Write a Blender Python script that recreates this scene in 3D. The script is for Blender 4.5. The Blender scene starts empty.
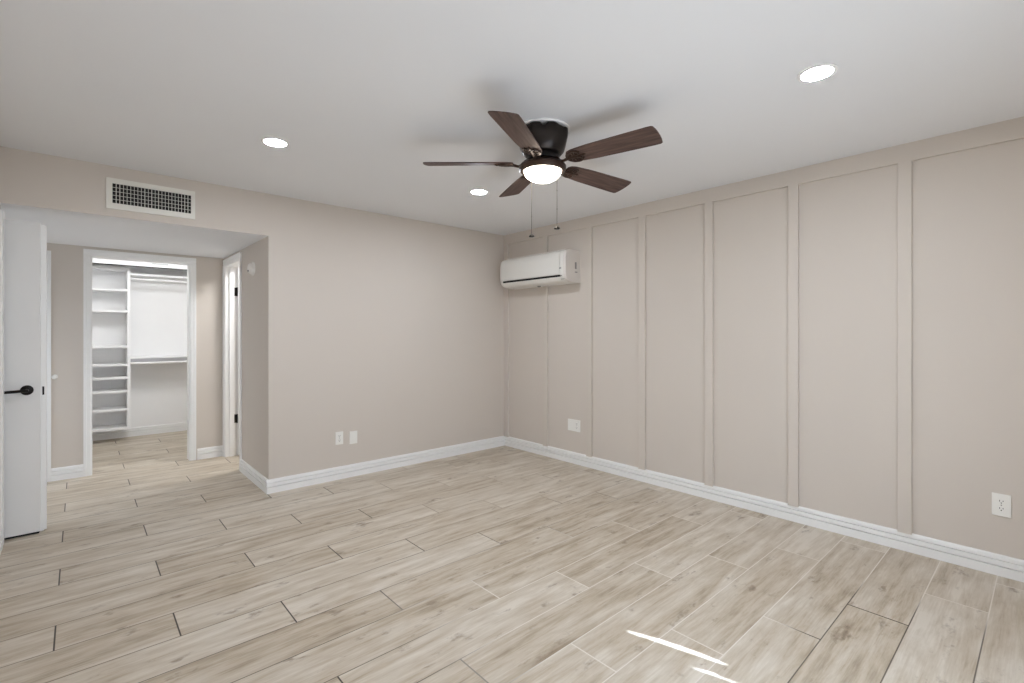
import bpy, bmesh, math, random
from mathutils import Vector, Matrix
random.seed(4)
S = bpy.context.scene
COL = S.collection

# ------------------------------------------------------------ camera
FPX = 483.7
YAW = math.radians(48.15)
cam_d = bpy.data.cameras.new('camera')
cam = bpy.data.objects.new('camera', cam_d); COL.objects.link(cam)
cam.location = (-3.7032, -4.2569, 1.3063)
cam.rotation_euler = (math.radians(90), 0, YAW - math.radians(90))
cam_d.sensor_width = 36.0
cam_d.lens = FPX / 1024 * 36.0
cam_d.shift_y = -(341.5 - 333.0) / 1024
cam_d.clip_start = 0.05
S.camera = cam
# ------------------------------------------------------------ world, sun, window light, exposure
S.view_settings.view_transform = 'Standard'
S.view_settings.look = 'None'
S.view_settings.gamma = 1.0
S.view_settings.use_curve_mapping = False
S.view_settings.exposure = 0.08
try:
    S.cycles.use_denoising = True
    S.cycles.max_bounces = 12
    S.cycles.diffuse_bounces = 8
    S.cycles.sample_clamp_indirect = 10
except Exception:
    pass
W = bpy.data.worlds.new('sky'); S.world = W; W.use_nodes = True
W.node_tree.nodes['Background'].inputs[0].default_value = (0.75, 0.87, 1.0, 1)
W.node_tree.nodes['Background'].inputs[1].default_value = 1.5


def lamp(name, kind, loc, energy, color=(1, 1, 1), **kw):
    d = bpy.data.lights.new(name, kind); d.energy = energy; d.color = color
    for k, v in kw.items():
        setattr(d, k, v)
    o = bpy.data.objects.new(name, d); o.location = loc; COL.objects.link(o)
    return o


SUN_DIR = Vector((-0.282, 1.0, -1.22 * 1.039)).normalized()
sun = lamp('sun', 'SUN', (-1.5, -9, 5), 26.0, (0.83, 0.97, 1.20), angle=math.radians(0.53))
sun.rotation_euler = SUN_DIR.to_track_quat('-Z', 'Y').to_euler()
# daylight coming in at the glazed door behind the camera
day = lamp('daylight_door', 'AREA', (-2.28, -4.50, 0.68), 13.0, (0.79, 0.94, 1.14), shape='RECTANGLE', size=1.5, size_y=1.15)
day.rotation_euler = Vector((0, 1, 0.0)).to_track_quat('-Z', 'Z').to_euler()
# closet and bathroom lamps, then an added fill in the hall
clo = lamp('closet_lamp', 'AREA', (-2.95, 2.00, 2.26), 18.0, (0.97, 0.985, 1.0), shape='RECTANGLE', size=1.8, size_y=0.35)
clo.rotation_euler = (math.radians(28), 0, 0)
lamp('bathroom_lamp', 'AREA', (-2.0, 1.05, 2.32), 23.0, (0.97, 0.985, 1.0), shape='DISK', size=0.4)
ent = lamp('hall_fill', 'AREA', (-4.72, 0.85, 0.95), 6.5, (0.88, 0.98, 1.12), shape='RECTANGLE', size=0.9, size_y=1.3)  # unseen fill, added to brighten the hall side wall
ent.rotation_euler = Vector((1, 0, -0.25)).to_track_quat('-Z', 'Z').to_euler()


# ------------------------------------------------------------ materials
def srgb(r, g, b):
    f = lambda c: (c / 255 / 12.92) if c <= 10.3 else ((c / 255 + 0.055) / 1.055) ** 2.4
    return (f(r), f(g), f(b), 1)


def new_mat(name):
    m = bpy.data.materials.new(name); m.use_nodes = True
    n = m.node_tree.nodes; p = n['Principled BSDF']
    return m, n, m.node_tree.links, p


def mat(name, col, rough=0.5, metal=0.0, var=0.0, scale=30, bump=0.0, emit=None, es=0.0, spec=0.5):
    m, n, l, p = new_mat(name)
    p.inputs['Roughness'].default_value = rough
    p.inputs['Metallic'].default_value = metal
    p.inputs['Specular IOR Level'].default_value = spec
    tc = n.new('ShaderNodeTexCoord')
    nz = n.new('ShaderNodeTexNoise'); nz.inputs['Scale'].default_value = scale
    nz.inputs['Detail'].default_value = 4
    l.new(tc.outputs['Object'], nz.inputs['Vector'])
    mx = n.new('ShaderNodeMix'); mx.data_type = 'RGBA'
    mx.inputs[6].default_value = tuple(max(0, c * (1 - var)) for c in col[:3]) + (1,)
    mx.inputs[7].default_value = tuple(min(1, c * (1 + var)) for c in col[:3]) + (1,)
    l.new(nz.outputs[0], mx.inputs[0]); l.new(mx.outputs[2], p.inputs['Base Color'])
    if bump:
        b = n.new('ShaderNodeBump'); b.inputs['Strength'].default_value = bump
        b.inputs['Distance'].default_value = 0.002
        l.new(nz.outputs[0], b.inputs['Height']); l.new(b.outputs[0], p.inputs['Normal'])
    if emit:
        p.inputs['Emission Color'].default_value = emit
        p.inputs['Emission Strength'].default_value = es
    return m


M = {}
M['wall'] = mat('greige_wall_paint', srgb(208, 200, 191), 0.75, var=0.012, scale=2.5, bump=0.05, spec=0.25)
M['ceil'] = mat('ceiling_paint', srgb(228, 229, 231), 0.85, var=0.008, scale=3, spec=0.2)
M['white'] = mat('white_trim_paint', srgb(239, 239, 238), 0.4, var=0.01, scale=8)
M['door'] = mat('white_door_paint', srgb(230, 230, 229), 0.45, var=0.01, scale=6)
M['closet'] = mat('white_closet_paint', srgb(238, 238, 238), 0.7, var=0.01, scale=5)
M['shelf'] = mat('white_melamine', srgb(240, 240, 240), 0.4, var=0.008, scale=10)
M['black'] = mat('oil_rubbed_black', srgb(28, 25, 23), 0.35, 0.6, var=0.1, scale=60)
M['bronze'] = mat('dark_bronze', srgb(62, 46, 38), 0.38, 0.6, var=0.12, scale=40)
M['housing'] = mat('dark_fan_housing', srgb(40, 33, 29), 0.35, 0.5, var=0.1, scale=40)
M['acw'] = mat('ac_white_plastic', srgb(228, 226, 220), 0.35, var=0.008, scale=20)
M['acside'] = mat('ac_side_plastic', srgb(222, 216, 210), 0.45, var=0.008, scale=20)
M['dark'] = mat('dark_recess', srgb(30, 28, 27), 0.8, var=0.1)
M['greyp'] = mat('grey_print', srgb(150, 148, 145), 0.6)
M['plate'] = mat('white_plate_plastic', srgb(236, 235, 230), 0.35, var=0.006)
M['det'] = mat('aged_white_plastic', srgb(226, 223, 217), 0.5, var=0.006)
M['vent'] = mat('white_vent_metal', srgb(226, 224, 216), 0.45, var=0.01)
M['chain'] = mat('pull_chain_metal', srgb(70, 62, 54), 0.4, 0.7)
M['gap'] = mat('shadow_gap_grey', srgb(120, 120, 120), 0.7)
M['globe'] = mat('frosted_globe_lit', srgb(255, 250, 240), 0.4, emit=(1.0, 0.90, 0.76, 1), es=26.0)
M['lens'] = mat('downlight_lens_lit', srgb(255, 255, 255), 0.4, emit=(0.90, 0.955, 1.05, 1), es=310.0)
M['fabric'] = mat('sun_blocker_fabric', srgb(215, 212, 205), 0.9, var=0.02)  # for the added sun blockers at the rear door
M['railm'] = mat('grey_metal_rail', srgb(172, 172, 174), 0.4, 0.3)


def glass_mat():
    m = bpy.data.materials.new('door_glass'); m.use_nodes = True
    n = m.node_tree.nodes; l = m.node_tree.links; n.clear()
    out = n.new('ShaderNodeOutputMaterial'); t = n.new('ShaderNodeBsdfTransparent'); g = n.new('ShaderNodeBsdfGlossy')
    g.inputs['Roughness'].default_value = 0.02
    mx = n.new('ShaderNodeMixShader'); mx.inputs[0].default_value = 0.06
    l.new(t.outputs[0], mx.inputs[1]); l.new(g.outputs[0], mx.inputs[2])
    l.new(mx.outputs[0], out.inputs[0])
    return m


M['glass'] = glass_mat()


def wood_blade():
    m, n, l, p = new_mat('dark_walnut_blade')
    p.inputs['Roughness'].default_value = 0.62; p.inputs['Specular IOR Level'].default_value = 0.35
    tc = n.new('ShaderNodeTexCoord'); mp = n.new('ShaderNodeMapping')
    mp.inputs['Scale'].default_value = (3.0, 34, 34)
    nz = n.new('ShaderNodeTexNoise'); nz.inputs['Scale'].default_value = 1.6; nz.inputs['Detail'].default_value = 6
    nz.inputs['Distortion'].default_value = 0.6
    cr = n.new('ShaderNodeValToRGB')
    cr.color_ramp.elements[0].position = 0.3; cr.color_ramp.elements[0].color = srgb(62, 46, 42)
    cr.color_ramp.elements[1].position = 0.72; cr.color_ramp.elements[1].color = srgb(104, 82, 74)
    l.new(tc.outputs['Object'], mp.inputs[0]); l.new(mp.outputs[0], nz.inputs['Vector'])
    l.new(nz.outputs[0], cr.inputs[0]); l.new(cr.outputs[0], p.inputs['Base Color'])
    return m


M['blade'] = wood_blade()


def plank_floor():
    m, n, l, p = new_mat('wood_look_tile_floor')

    def math_(op, a, b=None, c=None, clamp=False):
        x = n.new('ShaderNodeMath'); x.operation = op; x.use_clamp = clamp
        for i, v in enumerate((a, b, c)):
            if v is None: continue
            if isinstance(v, (int, float)): x.inputs[i].default_value = v
            else: l.new(v, x.inputs[i])
        return x.outputs[0]

    def ramp(v, lo, hi, inv=False):
        x = n.new('ShaderNodeMapRange'); x.interpolation_type = 'SMOOTHSTEP'
        x.inputs['From Min'].default_value = lo; x.inputs['From Max'].default_value = hi
        if inv: x.inputs['To Min'].default_value = 1; x.inputs['To Max'].default_value = 0
        l.new(v, x.inputs['Value']); return x.outputs[0]

    def mixc(f, a, b, mode='MIX'):
        x = n.new('ShaderNodeMix'); x.data_type = 'RGBA'; x.blend_type = mode
        for i, v in ((0, f), (6, a), (7, b)):
            if isinstance(v, (int, float, tuple)): x.inputs[i].default_value = v
            else: l.new(v, x.inputs[i])
        return x.outputs[2]

    geo = n.new('ShaderNodeTexCoord'); sep = n.new('ShaderNodeSeparateXYZ')
    l.new(geo.outputs['Object'], sep.inputs[0])
    X, Y = sep.outputs[0], sep.outputs[1]
    PW, PL = 0.231, 1.215
    v = math_('DIVIDE', math_('SUBTRACT', -0.134, Y), PW)
    row = math_('FLOOR', v); fv = math_('FRACT', v)
    fv = math_('SUBTRACT', v, row)
    u = math_('DIVIDE', math_('SUBTRACT', math_('ADD', X, 3.780), math_('MULTIPLY', math_('ADD', row, 1.0), 0.405)), PL)
    cl = math_('FLOOR', u); fu = math_('SUBTRACT', u, cl)
    dv = math_('MULTIPLY', math_('MINIMUM', fv, math_('SUBTRACT', 1.0, fv)), PW)
    du = math_('MULTIPLY', math_('MINIMUM', fu, math_('SUBTRACT', 1.0, fu)), PL)
    g_long = ramp(dv, 0.0018, 0.0028, True)
    g_end = ramp(du, 0.0024, 0.0036, True)
    grout = math_('MAXIMUM', g_long, g_end)
    # per plank random
    cmb = n.new('ShaderNodeCombineXYZ'); l.new(row, cmb.inputs[0]); l.new(cl, cmb.inputs[1])
    wn = n.new('ShaderNodeTexWhiteNoise'); wn.noise_dimensions = '3D'; l.new(cmb.outputs[0], wn.inputs['Vector'])
    rs = n.new('ShaderNodeSeparateColor'); l.new(wn.outputs['Color'], rs.inputs[0])
    r1, r2, r3 = rs.outputs[0], rs.outputs[1], rs.outputs[2]
    # grain coords, shifted per plank
    gc = n.new('ShaderNodeCombineXYZ')
    l.new(math_('ADD', X, math_('MULTIPLY', r1, 37.0)), gc.inputs[0])
    l.new(math_('ADD', Y, math_('MULTIPLY', r2, 19.0)), gc.inputs[1])

    def noise(sx, sy, scale, detail=5, dist=0.0, rough=0.55):
        mp = n.new('ShaderNodeMapping'); mp.inputs['Scale'].default_value = (sx, sy, 1)
        l.new(gc.outputs[0], mp.inputs[0])
        z = n.new('ShaderNodeTexNoise'); z.inputs['Scale'].default_value = scale
        z.inputs['Detail'].default_value = detail; z.inputs['Distortion'].default_value = dist
        z.inputs['Roughness'].default_value = rough
        l.new(mp.outputs[0], z.inputs['Vector']); return z.outputs[0]

    streak = noise(1.1, 10.0, 2.0, 6, 0.45, 0.6)
    fine = noise(3.0, 60.0, 2.2, 4, 0.3)
    cloud = noise(1.3, 4.0, 2.0, 6, 0.3, 0.62)
    knot = noise(4.0, 8.0, 1.25, 6, 0.15, 0.66)
    base = n.new('ShaderNodeValToRGB')
    e = base.color_ramp.elements
    e[0].position = 0.28; e[0].color = srgb(134, 118, 98)
    e[1].position = 0.64; e[1].color = srgb(207, 199, 186)
    x = base.color_ramp.elements.new(0.44); x.color = srgb(179, 166, 147)
    tone = math_('ADD', math_('MULTIPLY', streak, 0.55), math_('MULTIPLY', cloud, 0.45))
    tone = math_('ADD', tone, math_('MULTIPLY', math_('SUBTRACT', fine, 0.5), 0.20))
    tone = math_('ADD', tone, math_('MULTIPLY', math_('SUBTRACT', r3, 0.5), 0.10))
    l.new(tone, base.inputs[0])
    c = base.outputs[0]
    kn = math_('MULTIPLY', ramp(knot, 0.575, 0.72), 0.72)
    c = mixc(kn, c, srgb(112, 94, 76))
    gr = math_('MULTIPLY', ramp(cloud, 0.34, 0.20), 0.0)
    # grout: dark by the entry, pale over the middle of the floor
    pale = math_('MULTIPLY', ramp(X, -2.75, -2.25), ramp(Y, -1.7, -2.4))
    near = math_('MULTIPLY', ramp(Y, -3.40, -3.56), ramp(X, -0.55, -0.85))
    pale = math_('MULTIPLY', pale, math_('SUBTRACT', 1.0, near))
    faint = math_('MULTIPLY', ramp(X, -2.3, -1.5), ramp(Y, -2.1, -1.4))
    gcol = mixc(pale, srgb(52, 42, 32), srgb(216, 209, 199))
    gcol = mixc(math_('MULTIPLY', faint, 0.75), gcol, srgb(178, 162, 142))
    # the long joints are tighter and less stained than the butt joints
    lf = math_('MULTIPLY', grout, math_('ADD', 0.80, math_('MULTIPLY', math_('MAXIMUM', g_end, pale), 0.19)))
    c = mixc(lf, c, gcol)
    l.new(c, p.inputs['Base Color'])
    rr = n.new('ShaderNodeMapRange'); rr.inputs['To Min'].default_value = 0.34; rr.inputs['To Max'].default_value = 0.5
    l.new(streak, rr.inputs['Value']); l.new(rr.outputs[0], p.inputs['Roughness'])
    p.inputs['Specular IOR Level'].default_value = 0.45
    h = math_('ADD', math_('MULTIPLY', math_('SUBTRACT', 1.0, grout), 1.0), math_('MULTIPLY', fine, 0.12))
    b = n.new('ShaderNodeBump'); b.inputs['Strength'].default_value = 0.25; b.inputs['Distance'].default_value = 0.0015
    l.new(h, b.inputs['Height']); l.new(b.outputs[0], p.inputs['Normal'])
    return m


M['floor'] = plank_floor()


# ------------------------------------------------------------ mesh helpers
class MB:
    def __init__(self): self.b = bmesh.new()

    def box(self, x0, x1, y0, y1, z0, z1, bev=0.0):
        vs = [self.b.verts.new((x, y, z)) for x in (x0, x1) for y in (y0, y1) for z in (z0, z1)]
        fs = [(0, 1, 3, 2), (4, 6, 7, 5), (0, 4, 5, 1), (2, 3, 7, 6), (0, 2, 6, 4), (1, 5, 7, 3)]
        ff = [self.b.faces.new([vs[i] for i in f]) for f in fs]
        if bev:
            es = set(e for f in ff for e in f.edges)
            bmesh.ops.bevel(self.b, geom=list(es), offset=bev, segments=2, affect='EDGES', profile=0.5)
        return self

    def prism(self, pts, a, b, axis='x'):
        """closed polygon pts in the plane across axis, extruded from a to b"""
        def P(t, q):
            return {'x': (t, q[0], q[1]), 'y': (q[0], t, q[1]), 'z': (q[0], q[1], t)}[axis]
        A = [self.b.verts.new(P(a, q)) for q in pts]; B = [self.b.verts.new(P(b, q)) for q in pts]
        n = len(pts)
        for i in range(n):
            j = (i + 1) % n; self.b.faces.new((A[i], A[j], B[j], B[i]))
        self.b.faces.new(A[::-1]); self.b.faces.new(B)
        return self

    def lathe(self, prof, c=(0, 0, 0), seg=40, axis='z', cap=True):
        rings = []
        for r, z in prof:
            ring = []
            if r < 1e-6:
                v = self.b.verts.new(self._ax(0, 0, z, c, axis)); ring = [v]
            else:
                for k in range(seg):
                    t = 2 * math.pi * k / seg
                    ring.append(self.b.verts.new(self._ax(r * math.cos(t), r * math.sin(t), z, c, axis)))
            rings.append(ring)
        for A, B in zip(rings, rings[1:]):
            if len(A) == 1 and len(B) == 1: continue
            for k in range(seg):
                j = (k + 1) % seg
                if len(A) == 1: self.b.faces.new((A[0], B[k], B[j]))
                elif len(B) == 1: self.b.faces.new((A[k], A[j], B[0]))
                else: self.b.faces.new((A[k], A[j], B[j], B[k]))
        if cap:
            for R in (rings[0], rings[-1]):
                if len(R) > 2: self.b.faces.new(R)
        return self

    def _ax(self, x, y, z, c, axis):
        p = {'z': (x, y, z), 'x': (z, x, y), 'y': (x, z, y)}[axis]
        return (p[0] + c[0], p[1] + c[1], p[2] + c[2])

    def tube(self, pts, r, seg=10, flat=1.0):
        pts = [Vector(p) for p in pts]; rings = []
        rs = r if isinstance(r, (list, tuple)) else [r] * len(pts)
        for i, p in enumerate(pts):
            d = (pts[min(i + 1, len(pts) - 1)] - pts[max(i - 1, 0)]).normalized()
            up = Vector((0, 0, 1)) if abs(d.z) < 0.95 else Vector((1, 0, 0))
            s = d.cross(up).normalized(); u = s.cross(d).normalized()
            rings.append([self.b.verts.new(p + (s * math.cos(t) + u * math.sin(t) * flat) * rs[i]) for t in
                          [2 * math.pi * k / seg for k in range(seg)]])
        for A, B in zip(rings, rings[1:]):
            for k in range(seg):
                j = (k + 1) % seg; self.b.faces.new((A[k], A[j], B[j], B[k]))
        self.b.faces.new(rings[0][::-1]); self.b.faces.new(rings[-1])
        return self

    def build(self, name, m, parent=None, smooth=False, loc=None, origin=None):
        bmesh.ops.recalc_face_normals(self.b, faces=self.b.faces)
        if origin:
            bmesh.ops.translate(self.b, verts=self.b.verts, vec=-Vector(origin))
        me = bpy.data.meshes.new(name); self.b.to_mesh(me); self.b.free()
        me.materials.append(m)
        if smooth:
            for f in me.polygons: f.use_smooth = True
            try: me.set_sharp_from_angle(angle=math.radians(35))
            except Exception: pass
        o = bpy.data.objects.new(name, me); COL.objects.link(o)
        if parent: o.parent = parent
        if origin: o.location = Vector(origin) - (Vector(parent.location) if parent else Vector())
        elif loc: o.location = loc
        return o


def struct(o): o['kind'] = 'structure'; return o


def empty(name, loc, rz=0):
    o = bpy.data.objects.new(name, None); o.empty_display_size = 0.1
    o.location = loc; o.rotation_euler = (0, 0, rz); COL.objects.link(o); return o


def tag(o, label, cat, group=None):
    o['label'] = label; o['category'] = cat
    if group: o['group'] = group
    return o


# ------------------------------------------------------------ the setting
CW = 0.058
H = 2.44; HH = 2.098          # room ceiling, lower hall ceiling
XL = -4.065; XA = -2.552      # left wall, hall right wall / outer corner
YF = 1.63; YC = 3.50; YR = -4.60
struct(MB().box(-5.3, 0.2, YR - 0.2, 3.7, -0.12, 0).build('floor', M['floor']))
struct(MB().box(-5.3, 0.2, YR - 0.2, 0.06, H, H + 0.1).build('ceiling', M['ceil']))
# back wall with the header over the hall opening
b = MB(); b.box(XA, 0.12, 0, 0.12, 0, H); b.box(-4.9, XA, 0, 0.003, HH, H); b.box(-4.9, XA, 0.003, 0.12, HH + 0.1, H)
struct(b.build('wall_back', M['wall']))
struct(MB().box(0, 0.12, YR - 0.12, 0, 0, H).build('wall_right', M['wall']))
struct(MB().box(XL - 0.12, XL, YR - 0.12, 0.10, 0, H).build('wall_left', M['wall']))
struct(MB().box(-4.9, XA, 0.003, YF, HH, HH + 0.1).build('ceiling_hall', M['ceil']))
# hall right wall with bathroom doorway
DY0, DY1, DH = 0.925, 1.56, 2.015
b = MB(); b.box(XA, XA + 0.125, 0.12, DY0, 0, HH + 0.1); b.box(XA, XA + 0.125, DY1, YF + 0.12, 0, HH + 0.1)
b.box(XA, XA + 0.125, DY0, DY1, DH, HH + 0.1)
struct(b.build('wall_hall_right', M['wall']))
# hall far wall with closet doorway
CX0, CX1 = -3.614, -2.857
b = MB(); b.box(-4.9, CX0, YF, YF + 0.12, 0, H); b.box(CX1, XA, YF, YF + 0.12, 0, H); b.box(CX0, CX1, YF, YF + 0.12, DH, H)
struct(b.build('wall_hall_far', M['wall']))
struct(MB().box(-4.95, -4.83, 0.0, YF, 0, HH + 0.1).build('wall_hall_left', M['wall']))
struct(MB().box(-4.83, XL - 0.12, -0.02, 0.10, 0, HH).build('wall_hall_near', M['wall']))
# closet shell
b = MB(); b.box(-4.3, -1.5, YC, YC + 0.1, 0, H); struct(b.build('wall_closet_back', M['closet']))
struct(MB().box(-4.3, -4.2, YF + 0.12, YC, 0, H).build('wall_closet_left', M['closet']))
struct(MB().box(-1.6, -1.5, YF + 0.14, YC, 0, H).build('wall_closet_right', M['closet']))
struct(MB().box(-4.3, -1.5, YF + 0.12, YC + 0.1, H, H + 0.1).build('ceiling_closet', M['closet']))
# bathroom shell
b = MB(); b.box(-0.7, -0.6, 0.12, YF + 0.12, 0, H); struct(b.build('wall_bath_right', M['closet']))
struct(MB().box(XA + 0.125, -0.6, YF, YF + 0.12, 0, H).build('wall_bath_far', M['closet']))
struct(MB().box(XA, -0.6, 0.12, YF + 0.12, H, H + 0.1).build('ceiling_bath', M['closet']))
# rear wall with a glazed door (behind the camera)
RX0, RX1, RH = -3.12, -1.38, 2.20
b = MB(); b.box(XL - 0.12, RX0, YR - 0.12, YR, 0, H); b.box(RX1, 0, YR - 0.12, YR, 0, H); b.box(RX0, RX1, YR - 0.12, YR, RH, H)
struct(b.build('wall_rear', M['wall']))
d = struct(empty('door_4', ((RX0 + RX1) / 2, YR - 0.1, 0)))
b = MB()
for (x0, x1, z0, z1) in ((RX0, RX0 + 0.05, 0, RH), (RX1 - 0.001, RX1 + 0.0, 0, RH), (RX0, RX1, 0, 0.06), (RX0, RX1, RH - 0.03, RH), (-2.33, -2.25, 0.06, RH - 0.03)):
    b.box(x0, x1, YR - 0.12, YR - 0.07, z0, z1)
b.build('door_frame', M['white'], d, origin=((RX0 + RX1) / 2, YR - 0.1, 0))
MB().box(RX0, RX1, YR - 0.10, YR - 0.095, 0.0, RH).build('door_glass', M['glass'], d, origin=((RX0 + RX1) / 2, YR - 0.1, 0))
# unseen shade and curtain added at the door, slits cut for sun streaks
o4 = ((RX0 + RX1) / 2, YR - 0.1, 0)
b = MB(); b.box(RX0 - 0.03, -1.472, YR + 0.004, YR + 0.012, 1.62, 2.0); b.box(RX0 - 0.03, -1.34, YR + 0.004, YR + 0.012, 2.0, RH + 0.06)
b.box(RX0 - 0.03, -1.562, YR + 0.004, YR + 0.012, 1.24, 1.62)
b.prism([(-1.559, 1.62), (-1.543, 1.50), (-1.543, 1.484), (-1.472, 1.484), (-1.472, 1.62)], YR + 0.004, YR + 0.012, 'y')
b.build('sun_slit_blocker', M['fabric'], d, origin=o4)
b = MB(); b.box(-1.56, -1.34, YR + 0.02, YR + 0.03, 0.02, 1.484)
b.prism([(-1.34, 1.484), (-1.470, 1.484), (-1.453, 1.64), (-1.453, 1.82), (-1.470, 2.0), (-1.34, 2.1)], YR + 0.02, YR + 0.03, 'y')
b.build('sun_edge_blocker', M['fabric'], d, origin=o4)  # added panel, edge shaped to bound the sun slits
# white valance across the closet with a dark track line under it
VB = 2.092
struct(MB().box(-4.2, -1.6, 2.98, 3.00, VB + 0.009, H).build('trim_11', M['closet']))
struct(MB().box(-4.2, -1.6, 2.974, 3.004, VB, VB + 0.009).build('trim_12', M['dark']))
struct(MB().box(-3.045, -2.885, 2.9785, 2.9802, VB + 0.044, VB + 0.056).build('trim_13', M['railm']))
# baseboards: stepped profile (distance from wall, height)
BP = [(0, 0), (0.018, 0), (0.018, 0.049), (0.0015, 0.0500), (0.0015, 0.0555), (0.0165, 0.0565), (0.0150, 0.0810), (0.0015, 0.0820), (0.0015, 0.0870),
      (0.0125, 0.0880), (0.0100, 0.104), (0.006, 0.112), (0, 0.112)]


def board(name, axis, wall, sgn, a, c):
    """run along axis from a to c on the wall plane, sticking out by sgn"""
    b = MB(); b.prism([(wall + sgn * d_, z) for d_, z in BP], a, c, axis)
    return struct(b.build(name, M['white']))


board('baseboard_back', 'x', 0, -1, XA - 0.018, 0)
board('baseboard_right', 'y', 0, -1, YR, 0)
board('baseboard_hall_right', 'y', XA, -1, 0.0, DY0 - CW)
board('baseboard_hall_far', 'x', YF, -1, -3.885, CX0 - 0.058)
board('baseboard_hall_corner', 'x', YF, -1, CX1 + 0.064, XA)
board('baseboard_left', 'y', XL, 1, YR, 0.0)
board('baseboard_closet_back', 'x', YC, -1, -4.2, -1.6)
board('baseboard_rear', 'x', YR, 1, -1.35, 0)

# board-and-batten on the right wall
T = 0.020
n = 1
struct(MB().box(-T, 0, YR, 0, 2.331, H, 0.001).build('trim_1', M['wall']))
for y0, y1 in ((-0.075, 0.0), (-0.701, -0.635), (-1.292, -1.228), (-1.883, -1.817), (-2.490, -2.424), (-3.092, -3.028), (-3.701, -3.634), (-4.31, -4.24)):
    n += 1
    struct(MB().box(-T - 0.001, 0, y0, y1, 0.108, 2.332, 0.0012).build('trim_%d' % n, M['wall']))


# doorway casings: legs + head with a small stepped edge
def casing_leg(b, axis, wall, sgn, a0, a1, z0, z1, inner_hi):
    """flat casing a0..a1 along the wall; a raised outer bead"""
    w = a1 - a0
    prof = [(0, 0), (0.016, 0), (0.016, 0.018), (0.012, 0.022), (0.012, w * 0.8), (0.008, w), (0, w)]
    pts = []
    for d_, t in prof:
        a = (a1 - t) if inner_hi else (a0 + t)
        pts.append((wall + sgn * d_, a) if axis == 'y' else (a, wall + sgn * d_))
    b.prism(pts, z0, z1, 'z')


def casing_head(b, axis, wall, sgn, a0, a1, z0, z1):
    w = z1 - z0
    prof = [(0, z1), (0.016, z1), (0.016, z1 - 0.018), (0.012, z1 - 0.022), (0.012, z0 + w * .2), (0.008, z0), (0, z0)]
    b.prism([(wall + sgn * d_, z) for d_, z in prof], a0, a1, 'x' if axis == 'x' else 'y')


# closet doorway (door_1)
o1 = (-3.24, YF, 0)
d1 = struct(empty('door_1', o1))
b = MB(); casing_leg(b, 'x', YF, -1, CX0 - CW, CX0, 0, DH, False)
casing_leg(b, 'x', YF, -1, CX1, CX1 + CW - 0.004, 0, DH, True)
casing_head(b, 'x', YF, -1, CX0 - CW, CX1 + CW - 0.004, DH, DH + CW)
b.build('door_casing', M['white'], d1, origin=o1)
b = MB(); b.box(CX0, CX0 + 0.004, YF - 0.002, YF + 0.125, 0, DH); b.box(CX1 - 0.005, CX1, YF - 0.002, YF + 0.125, 0, DH)
b.box(CX0, CX1, YF - 0.002, YF + 0.125, DH - 0.004, DH)
b.build('door_jamb', M['white'], d1, origin=o1)
# bathroom doorway (door_2) in the hall right wall
o2 = (XA, 1.24, 0)
d2 = struct(empty('door_2', o2))
b = MB(); casing_leg(b, 'y', XA, -1, DY0 - CW, DY0, 0, DH, False)
casing_leg(b, 'y', XA, -1, DY1, DY1 + 0.05, 0, DH, True)
casing_head(b, 'y', XA, -1, DY0 - CW, DY1 + 0.05, DH, DH + CW)
b.build('door_casing', M['white'], d2, origin=o2)
b = MB(); b.box(XA - 0.002, XA + 0.127, DY1 - 0.012, DY1, 0, DH); b.box(XA - 0.002, XA + 0.127, DY0, DY0 + 0.004, 0, DH)
b.box(XA - 0.002, XA + 0.127, DY0, DY1, DH - 0.010, DH)
b.box(XA + 0.035, XA + 0.078, DY1 - 0.024, DY1 - 0.012, 0, DH - 0.01)
b.build('door_jamb', M['white'], d2, origin=o2)
lf = MB().box(XA + 0.112, XA + 0.72, DY1 - 0.05, DY1 - 0.014, 0.012, DH - 0.014, 0.002).build('door_leaf', M['door'], d2, origin=o2)
for hz in (1.745, 0.395):
    h = MB(); h.box(XA + 0.082, XA + 0.110, DY1 - 0.0165, DY1 - 0.012, hz - 0.045, hz + 0.045, 0.001)
    h.lathe([(0.0065, hz - 0.047), (0.0065, hz + 0.047)], (XA + 0.106, DY1 - 0.022, 0), 12)
    h.build('door_hinge', M['black'], d2, origin=o2)

# bedroom door standing open at the left edge (door_3)
o3 = (-4.66, 0.15, 0)
d3 = struct(empty('door_3', o3))
FX, FY0, FY1 = -3.889, 0.145, 0.180
lf3 = MB().box(-4.65, FX, FY0, FY1, 0.014, 2.022, 0.0015).build('door_leaf', M['door'], d3, origin=o3)
# edge strip of the frame the door rests against
b = MB(); b.box(-3.8895, -3.874, 0.172, 0.190, 0.006, 2.018); b.box(-3.884, -3.862, 0.190, 0.225, 0.006, 2.018, 0.002)
b.build('door_edge', M['white'], d3, origin=o3)
MB().box(-4.65, -3.895, FY0 + 0.002, FY1 - 0.002, 0.003, 0.0125).build('door_sweep', M['dark'], d3, origin=o3)
# latch plate on the edge
MB().box(-3.8815, -3.8725, 0.1698, 0.1722, 0.900, 0.955).build('latch_plate', M['black'], d3, origin=o3)
# lever handle
hz = 0.938; hx = -3.952
hd = MB(); hd.lathe([(0.0, -0.012), (0.022, -0.012), (0.031, -0.006), (0.032, 0.0)], (hx, FY0, hz), 32, 'y')
hd.tube([(hx, FY0 - 0.008, hz), (hx, FY0 - 0.045, hz)], 0.0095, 14)
hd.tube([(hx + 0.008, FY0 - 0.045, hz), (hx - 0.02, FY0 - 0.047, hz - 0.001), (hx - 0.075, FY0 - 0.048, hz - 0.003), (hx - 0.122, FY0 - 0.046, hz - 0.005)],
        [0.010, 0.0095, 0.009, 0.0085], 12)
h_ = hd.build('door_handle', M['black'], d3, smooth=True, origin=o3)
h_['label'] = 'matte black lever handle on a round rose'
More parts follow.
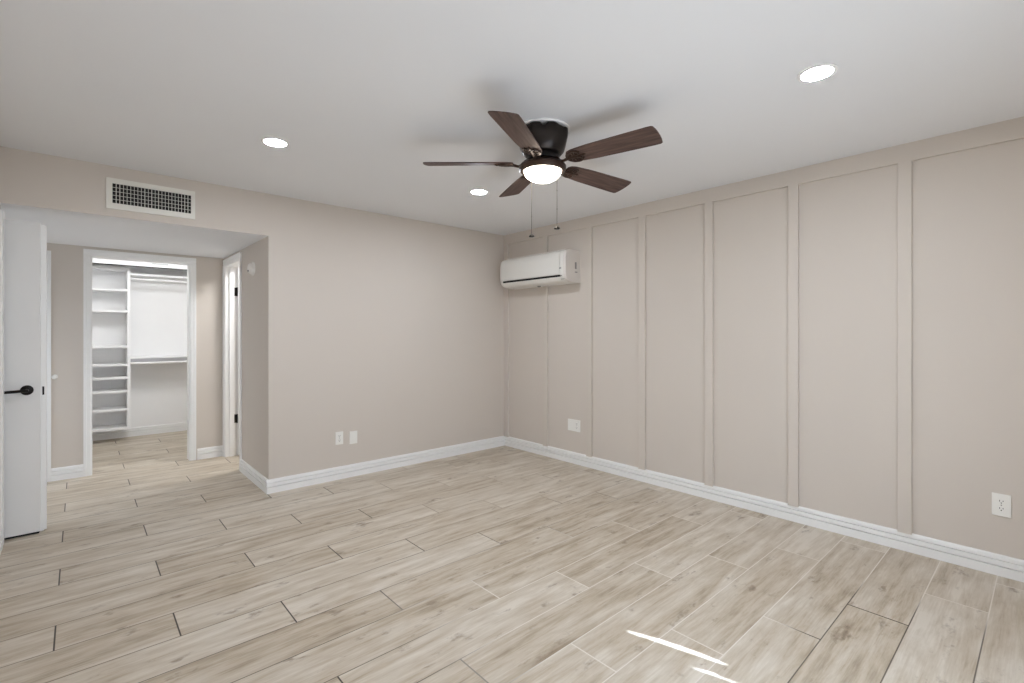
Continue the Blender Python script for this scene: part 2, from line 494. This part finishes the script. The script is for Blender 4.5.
# casing at the end of the left wall, beside the open door
struct(MB().box(XL, XL + 0.016, 0.02, 0.10, 0, 2.06, 0.002).build('trim_10', M['white']))
# doorway casing at the left end of the hall far wall (door_5)
o5 = (-4.3, YF, 0); d5 = struct(empty('door_5', o5))
b = MB(); casing_leg(b, 'x', YF, -1, -3.945, -3.885, 0, 2.03, True); b.build('door_casing', M['white'], d5, origin=o5)
MB().box(-4.70, -3.945, YF - 0.006, YF - 0.0005, 0.01, 2.0).build('door_leaf', M['door'], d5, origin=o5)
MB().box(-3.952, -3.944, YF - 0.024, YF - 0.016, 0.892, 0.94).build('strike_plate', M['black'], d5, origin=o5)
b = MB(); b.lathe([(0.0, -0.012), (0.010, -0.013), (0.019, -0.010), (0.022, 0.0)], (-3.862, YF, 0.918), 24, 'y')
tag(b.build('door_bumper', M['plate'], smooth=True), 'small round white door bumper on the hall wall beside the open white door', 'bumper')


# ------------------------------------------------------------ ceiling fan
FXc, FYc = -1.776, -2.361
fan = tag(empty('ceiling_fan', (FXc, FYc, H)), 'dark bronze five-blade ceiling fan with lit frosted dome light and two pull chains', 'ceiling fan')
Z = lambda z: z - H
MB().lathe([(0.0, 0.0), (0.150, 0.0), (0.150, -0.005), (0.146, -0.009), (0.0, -0.009)], seg=48).build('ceiling_plate', M['white'], fan, smooth=True)
# motor housing: faceted skirt with slots cut into its upper rim
b = MB(); seg = 64
prof = [(0.142, -0.014), (0.143, -0.034), (0.140, -0.062), (0.130, -0.098), (0.119, -0.124), (0.104, -0.140), (0.070, -0.146), (0.0, -0.146)]
rings = []
for i, (r, z) in enumerate(prof):
    ring = []
    for k in range(seg):
        t = 2 * math.pi * k / seg
        rr = r; zz = z
        if i < 4:
            a = ((t + 0.35) % (math.pi / 4)) - math.pi / 8        # gentle octagon
            fac = 1 / math.cos(a) * math.cos(math.pi / 8) * 1.04
            rr = r * (fac if i < 3 else (1 + fac) / 2)
        if i == 0:
            q = ((t - math.radians(228.5)) % (math.pi / 2))
            q = min(q, math.pi / 2 - q)
            if q < 0.085: zz = z - 0.016
            elif q > 0.60: zz = z - 0.004
        ring.append(b.b.verts.new((rr * math.cos(t), rr * math.sin(t), zz)) if r > 0 else None)
    if r == 0: ring = [b.b.verts.new((0, 0, z))]
    rings.append(ring)
for A, B in zip(rings, rings[1:]):
    for k in range(seg):
        j = (k + 1) % seg
        b.b.faces.new((A[k], A[j], B[0])) if len(B) == 1 else b.b.faces.new((A[k], A[j], B[j], B[k]))
b.build('motor_housing', M['housing'], fan, smooth=True)
MB().lathe([(0.095, -0.011), (0.095, -0.06)], seg=32).build('mounting_bracket', M['white'], fan)
MB().lathe([(0.085, -0.144), (0.088, -0.150), (0.088, -0.172), (0.070, -0.178), (0.052, -0.182), (0.050, -0.200)], seg=40).build('flywheel', M['black'], fan, smooth=True)
b = MB().lathe([(0.050, -0.188), (0.070, -0.190), (0.100, -0.194), (0.122, -0.201), (0.131, -0.212), (0.131, -0.226), (0.125, -0.237), (0.114, -0.242), (0.106, -0.240), (0.105, -0.226), (0.05, -0.215)], seg=56, cap=False)
b.build('light_fitter', M['bronze'], fan, smooth=True, loc=(0, 0, 0.005))
b = MB(); b.lathe([(0.1045, -0.228)] + [(0.1045 * math.cos(t), -0.234 - 0.064 * math.sin(t)) for t in [math.pi / 2 * k / 12 for k in range(0, 12)]] + [(0, -0.298)], seg=48, cap=False)
g = b.build('light_globe', M['globe'], fan, smooth=True, loc=(0, 0, 0.005)); g['label'] = 'frosted white glass dome, lit'

# blade (local +X outwards), bracket as sub-part
R0, R1 = 0.165, 0.657


def outline():
    up = [(R0, 0.030), (R0 + 0.012, 0.046), (R0 + 0.04, 0.056), (0.30, 0.064), (0.45, 0.069), (0.62, 0.0735), (0.647, 0.0735), (0.656, 0.0670), (0.661, 0.040), (0.663, 0.012)]
    lo = [(x, -y) for x, y in reversed(up)]
    return up + lo


def scroll(b, cx, cy, r0, a0, turns, z, r=0.0035, dirn=1):
    pts = []
    N = 22
    for k in range(N + 1):
        s = k / N; rr = r0 * (1 - 0.62 * s); a = a0 + dirn * turns * 2 * math.pi * s
        pts.append((cx + rr * math.cos(a), cy + rr * math.sin(a), z))
    b.tube(pts, r, 8)


bm_ = MB(); bm_.prism(outline(), -0.003, 0.003, 'z')
bmesh.ops.bevel(bm_.b, geom=[e for e in bm_.b.edges if abs(e.verts[0].co.z - e.verts[1].co.z) < 1e-6], offset=0.0012, segments=2, affect='EDGES')
blade0 = bm_.build('fan_blade', M['blade'], fan)
b = MB()
zb = -0.0065
# forked arm from the flywheel out to the blade, then a pierced scroll plate
b.tube([(0.070, 0, 0.022), (0.095, 0, 0.012), (0.115, 0, -0.010), (0.135, 0, -0.016), (0.160, 0, -0.010), (0.185, 0, zb)], [0.009, 0.0085, 0.008, 0.008, 0.0085, 0.009], 10)
for s in (1, -1):
    b.tube([(0.160, 0, -0.009), (0.168, 0.024 * s, zb), (0.185, 0.040 * s, zb), (0.210, 0.047 * s, zb), (0.232, 0.042 * s, zb), (0.243, 0.028 * s, zb)],
           [0.007, 0.007, 0.0065, 0.006, 0.0055, 0.005], 8)
    scroll(b, 0.228, 0.022 * s, 0.018, 0.3 * s, 1.2, zb, 0.0042, s)
    scroll(b, 0.192, 0.020 * s, 0.014, math.pi * 0.9 * s, 1.0, zb, 0.0038, -s)
    b.lathe([(0.0, -0.013), (0.004, -0.0125), (0.0055, -0.010), (0.006, -0.003)], (0.205, 0.034 * s, 0), 12)
b.tube([(0.185, 0, zb), (0.215, 0, zb), (0.250, 0, zb), (0.268, 0, zb)], [0.008, 0.0065, 0.0055, 0.003], 10)
b.lathe([(0.0, -0.013), (0.004, -0.0125), (0.0055, -0.010), (0.006, -0.003)], (0.256, 0, 0), 12)
iron0 = b.build('blade_bracket', M['bronze'], blade0, smooth=True)
PH = 3.653
for k in range(5):
    if k == 0: bl = blade0
    else:
        bl = blade0.copy(); COL.objects.link(bl); bl.parent = fan
        ir = iron0.copy(); COL.objects.link(ir); ir.parent = bl
    a = PH - k * math.radians(72)
    bl.location = (0, 0, Z(2.252))
    bl.rotation_euler = (Matrix.Rotation(a, 3, 'Z') @ Matrix.Rotation(math.radians(1.9 if k == 3 else 0.0), 3, 'Y') @ Matrix.Rotation(math.radians(-13.5), 3, 'X')).to_euler()
# two pull chains: towards / away from the corner the camera stands in
Fv = Vector((math.cos(YAW), math.sin(YAW), 0)); Rv = Vector((math.sin(YAW), -math.cos(YAW), 0))
for sr, sf, zb_ in ((0.0725, -0.085, 1.875), (-0.058, 0.085, 1.866)):
    p = Rv * sr + Fv * sf
    b = MB(); b.tube([(p.x * 0.92, p.y * 0.92, -0.19), (p.x, p.y, -0.235), (p.x, p.y, Z(zb_) + 0.01)], 0.0013, 6)
    for k in range(3):
        z = -0.26 - 0.1 * k; b.lathe([(0, z), (0.003, z - 0.004), (0, z - 0.008)], (p.x, p.y, 0), 8)
    ch = b.build('pull_chain', M['chain'], fan)
    b = MB(); b.lathe([(0, 0.012), (0.004, 0.008), (0.013, 0.002), (0.0165, -0.004), (0.012, -0.008), (0, -0.009)], (p.x, p.y, Z(zb_)), 20)
    f_ = b.build('chain_fob', M['black'], ch, smooth=True)

# ------------------------------------------------------------ recessed lights
LG = 'recessed ceiling downlights'
lights = [((-1.305, -3.573), 'round lit recessed ceiling light nearest the board-and-batten wall, right of the fan'),
          ((-2.833, -1.175), 'round lit recessed ceiling light near the air vent, leftmost in the ceiling'),
          ((-1.308, -1.185), 'round lit recessed ceiling light seen just below the left fan blade'),
          ((-2.833, -3.573), 'round lit recessed ceiling light nearest the glazed door, above the camera')]
L0 = None
for (x, y), lab in lights:
    if L0 is None:
        r = empty('recessed_light', (x, y, H))
        a = MB().lathe([(0.0605, 0.0), (0.076, 0.0), (0.076, -0.003), (0.068, -0.0055), (0.0605, -0.0045), (0.0605, 0.0)], seg=40, cap=False).build('trim_ring', M['white'], r, smooth=True)
        c = MB().lathe([(0.0, -0.0040), (0.040, -0.0040), (0.0595, -0.0030)], seg=40, cap=False).build('light_lens', M['lens'], r, smooth=True)
        L0 = (r, a, c)
    else:
        r = L0[0].copy(); COL.objects.link(r); r.location = (x, y, H)
        for q in L0[1:]:
            w = q.copy(); COL.objects.link(w); w.parent = r
    tag(r, lab, 'ceiling light', LG)

# ------------------------------------------------------------ air vent over the hall opening
VX0, VX1, VZ0, VZ1 = -3.566, -3.059, 2.150, 2.357
ov = ((VX0 + VX1) / 2, 0, VZ0)
v = tag(empty('air_vent', ov), 'white rectangular air supply grille on the header above the hall opening', 'air vent')
ix0, ix1, iz0, iz1 = -3.533, -3.084, 2.189, 2.323
b = MB()
for (x0, x1, z0, z1) in ((VX0, ix0, VZ0, VZ1), (ix1, VX1, VZ0, VZ1), (ix0, ix1, VZ0, iz0), (ix0, ix1, iz1, VZ1)):
    b.box(x0, x1, -0.010, 0.0, z0, z1)
b.build('vent_frame', M['vent'], v, origin=ov)
MB().box(ix0, ix1, -0.0012, -0.0002, iz0, iz1).build('vent_duct', M['dark'], v, origin=ov)
b = MB(); NV = 22
for k in range(1, NV + 1):
    x = ix0 + (ix1 - ix0) * k / (NV + 1)
    w = 0.0036 if k in (1, 2, 9, 11, 13, 21, 22) else 0.0024
    b.box(x - w / 2, x + w / 2, -0.009, -0.004, iz0, iz1)
b.build('vertical_vanes', M['vent'], v, origin=ov)
b = MB()
for k in range(1, 5):
    z = iz0 + (iz1 - iz0) * k / 5; b.box(ix0, ix1, -0.0032, -0.0014, z - 0.0012, z + 0.0012)
b.build('horizontal_vanes', M['vent'], v, origin=ov)

# ------------------------------------------------------------ mini-split air conditioner
AY0, AY1 = -1.140, -0.172
oa = (0, (AY0 + AY1) / 2, 1.80)
ac = tag(empty('air_conditioner', oa), 'white wall-mounted split air conditioner high on the batten wall near the corner', 'air conditioner')
pf = [(0.0, 2.118), (-0.150, 2.121), (-0.185, 2.112), (-0.207, 2.095), (-0.219, 2.070), (-0.224, 2.030), (-0.224, 1.905), (-0.220, 1.872), (-0.208, 1.842), (-0.186, 1.820), (-0.150, 1.806), (-0.110, 1.800), (0.0, 1.800)]
b = MB(); b.prism([(x, z) for x, z in pf], AY0 + 0.012, AY1 - 0.012, 'y'); b.build('casing', M['acw'], ac, smooth=True, origin=oa)


def shrink(p, k, cx=-0.10, cz=1.96): return [(cx + (x - cx) * k if x < -0.001 else x, cz + (z - cz) * (k if x < -0.001 else k)) for x, z in p]


for ya, yb, yo in ((AY0 + 0.012, AY0 + 0.026, AY0), (AY1 - 0.012, AY1 - 0.026, AY1)):
    b = MB(); big = shrink(pf, 1.008); sm = shrink(pf, 0.975)
    rings = [[b.b.verts.new((x, y_, z)) for x, z in pp] for pp, y_ in ((big, yb), (big, ya), (sm, yo))]
    for A, B in zip(rings, rings[1:]):
        for i in range(len(pf)):
            j = (i + 1) % len(pf); b.b.faces.new((A[i], A[j], B[j], B[i]))
    b.b.faces.new(rings[0]); b.b.faces.new(rings[-1])
    e_ = b.build('end_cap', M['acside'], ac, smooth=True, origin=oa)
    if yo == AY0:
        k_ = MB(); k_.box(-0.085, -0.060, AY0 - 0.0016, AY0 + 0.001, 1.935, 2.000, 0.0006); k_.box(-0.085, -0.050, AY0 - 0.0016, AY0 + 0.001, 1.898, 1.908)
        k_.build('side_sticker', M['greyp'], e_, loc=None)
        k2 = bpy.data.objects['side_sticker']
        k2.location = -Vector(oa)
        k2.location = (-(Vector(oa))) + Vector((0, 0, 0)) - Vector(e_.location)
# front panel, raised, with reveal lines
fp = [(-0.2245, 1.880), (-0.2285, 1.880), (-0.2295, 2.035), (-0.2245, 2.072), (-0.2130, 2.096), (-0.2090, 2.092), (-0.2200, 2.068), (-0.2245, 2.033)]
MB().prism(fp, AY0 + 0.072, AY1 - 0.030, 'y').build('front_panel', M['acw'], ac, smooth=True, origin=oa)
fp2 = [(-0.2235, 1.880), (-0.2275, 1.880), (-0.2285, 2.035), (-0.2235, 2.072), (-0.2120, 2.096), (-0.2080, 2.092), (-0.2190, 2.068), (-0.2235, 2.033)]
MB().prism(fp2, AY0 + 0.028, AY0 + 0.069, 'y').build('display_panel', M['acw'], ac, smooth=True, origin=oa)
# dark air slot and louver flap
MB().box(-0.2262, -0.20, AY0 + 0.072, AY1 - 0.055, 1.855, 1.872).build('air_slot', M['dark'], ac, origin=oa)
lv = [(-0.2235, 1.852), (-0.2260, 1.852), (-0.2180, 1.836), (-0.1960, 1.815), (-0.1930, 1.820), (-0.2140, 1.840)]
MB().prism(lv, AY0 + 0.070, AY1 - 0.045, 'y').build('louver', M['acw'], ac, smooth=True, origin=oa)
sm_ = MB(); sm_.box(-0.2020, -0.1990, AY0 + 0.030, AY1 - 0.030, 1.8300, 1.8335); sm_.build('flap_seam', M['gap'], ac, origin=oa)
MB().box(-0.2305, -0.2290, AY0 + 0.050, AY0 + 0.076, 1.930, 1.942).build('badge', M['greyp'], ac, origin=oa)
MB().box(-0.224, -0.215, AY0 + 0.052, AY0 + 0.066, 1.858, 1.868).build('sensor', M['greyp'], ac, origin=oa)
# intake grille on top and drain knob underneath
b = MB()
for k in range(18):
    y = AY0 + 0.06 + k * (AY1 - AY0 - 0.12) / 17
    b.box(-0.17, -0.03, y - 0.003, y + 0.003, 2.119, 2.126)
b.box(-0.172, -0.166, AY0 + 0.05, AY1 - 0.05, 2.119, 2.127); b.box(-0.034, -0.028, AY0 + 0.05, AY1 - 0.05, 2.119, 2.127)
b.build('intake_grille', M['acside'], ac, origin=oa)
MB().lathe([(0.0, 1.788), (0.016, 1.789), (0.018, 1.801)], (-0.10, -0.66, 0), 16).build('drain_cap', M['greyp'], ac, smooth=True, origin=oa)


# ------------------------------------------------------------ wall plates
def face_pts(kind):
    return kind


def plate(name, label, loc, rz, w, h, gangs, grp=None):
    """local: x along wall, -y out of wall, z up; gangs: list of (x offset, kind)"""
    r = tag(empty(name, loc, rz), label, 'wall outlet' if any(k != 'blank' for _, k in gangs) else 'wall plate', grp)
    MB().box(-w / 2, w / 2, -0.0065, 0, -h / 2, h / 2, 0.002).build('face_plate', M['plate'], r)
    for gx, k in gangs:
        if k == 'duplex':
            for s in (1, -1):
                b = MB(); pts = []
                for i in range(28):
                    t = 2 * math.pi * i / 28
                    pts.append((gx + 0.0165 * math.cos(t), max(-0.0135, min(0.0135, 0.0168 * math.sin(t))) + s * 0.0197))
                b.prism(pts, -0.0085, -0.006, 'y')
                rc = b.build('receptacle', M['plate'], r)
                sl = MB(); z = s * 0.0197
                sl.box(gx - 0.0078, gx - 0.0052, -0.0090, -0.0083, z - 0.001, z + 0.0075)
                sl.box(gx + 0.0052, gx + 0.0078, -0.0090, -0.0083, z - 0.0005, z + 0.0065)
                sl.lathe([(0.0028, -0.0090), (0.0028, -0.0083)], (gx, 0, z - 0.0075), 12, 'y')
                sl.build('slots', M['dark'], rc)
            MB().lathe([(0.0, -0.0082), (0.0028, -0.0078), (0.003, -0.006)], (gx, 0, 0), 12, 'y').build('screw', M['gap'], r)
        elif k == 'blank':
            for s in (1, -1):
                MB().lathe([(0.0, -0.0080), (0.0028, -0.0076), (0.003, -0.006)], (gx, 0, s * 0.034), 12, 'y').build('screw', M['plate'], r)
    return r


plate('wall_outlet', 'white duplex outlet plate low on the back wall, left of the blank plate', (-1.967, 0, 0.366), 0, 0.070, 0.114, [(0, 'duplex')])
plate('wall_plate', 'white blank wall plate low on the back wall beside the duplex outlet', (-1.836, 0, 0.354), 0, 0.073, 0.115, [(0, 'blank')])
plate('wall_outlet', 'white double-wide outlet plate, half blank, on the batten wall near the corner', (0, -1.058, 0.380), math.radians(-90), 0.160, 0.116,
      [(-0.040, 'blank'), (0.040, 'duplex')])
plate('wall_outlet', 'white duplex outlet plate on the batten wall at the right edge', (0, -4.075, 0.380), math.radians(-90), 0.074, 0.120, [(0, 'duplex')])

# round chime / detector on the hall right wall
od = (XA, 0.455, 1.874)
dt = tag(empty('wall_detector', od), 'round white detector on the hall side wall beside the narrow doorway', 'detector')
MB().lathe([(0.0, -0.012), (0.056, -0.012), (0.060, -0.008), (0.060, 0.0)], od, 36, 'x').build('base_ring', M['det'], dt, smooth=True, origin=od)
MB().lathe([(0.0, -0.046), (0.022, -0.045), (0.040, -0.038), (0.050, -0.024), (0.052, -0.012)], od, 36, 'x').build('dome', M['det'], dt, smooth=True, origin=od)
MB().lathe([(0.0, -0.050), (0.008, -0.049), (0.010, -0.043)], (od[0], od[1] - 0.01, od[2] - 0.022), 16, 'x').build('button', M['gap'], dt, smooth=True, origin=od)

# ------------------------------------------------------------ closet shelving
TX0, TX1, TY0, TY1 = -3.80, -3.236, 3.19, 3.497
ot = (TX0, TY1, 0.13)
sh = tag(empty('closet_shelf_tower', ot), 'tall white closet shelf tower with open cubbies, hung above the floor', 'shelving')
TB, TT = 0.145, 2.10
for x0 in (TX0, TX1 - 0.030):
    MB().box(x0, x0 + 0.030, TY0, TY1, TB, TT, 0.001).build('side_panel', M['shelf'], sh, origin=ot)
for z in (0.160, 0.385, 0.604, 0.766, 0.922, 1.141, 1.568, 1.822, 2.08):
    MB().box(TX0 + 0.030, TX1 - 0.030, TY0 + 0.002, TY1, z - 0.013, z + 0.013, 0.001).build('shelf', M['shelf'], sh, origin=ot)
# upper and lower hanging shelves with rods
for z, dep, lab in ((2.015, 0.30, 'upper white closet shelf with hanging rod, right of the shelf tower'), (0.990, 0.30, 'lower white closet shelf with hanging rod at waist height, right of the tower')):
    oh = (TX1, TY1, z)
    r = tag(empty('closet_hanging_shelf', oh), lab, 'closet shelf', 'hanging shelves in the closet')
    MB().box(TX1, -1.61, YC - dep, YC - 0.003, z + 0.004, z + 0.020, 0.001).build('shelf_board', M['shelf'], r, origin=oh)
    MB().box(TX1, -1.61, YC - dep, YC - dep + 0.012, z - (0.036 if z < 1.5 else 0.004), z + 0.004).build('front_rail', M['railm'] if z < 1.5 else M['shelf'], r, origin=oh)
    b = MB(); b.tube([(TX1, YC - dep - 0.02, z - 0.052), (-1.61, YC - dep - 0.02, z - 0.052)], 0.013, 14)
    b.build('hanging_rod', M['shelf'], r, smooth=True, origin=oh)
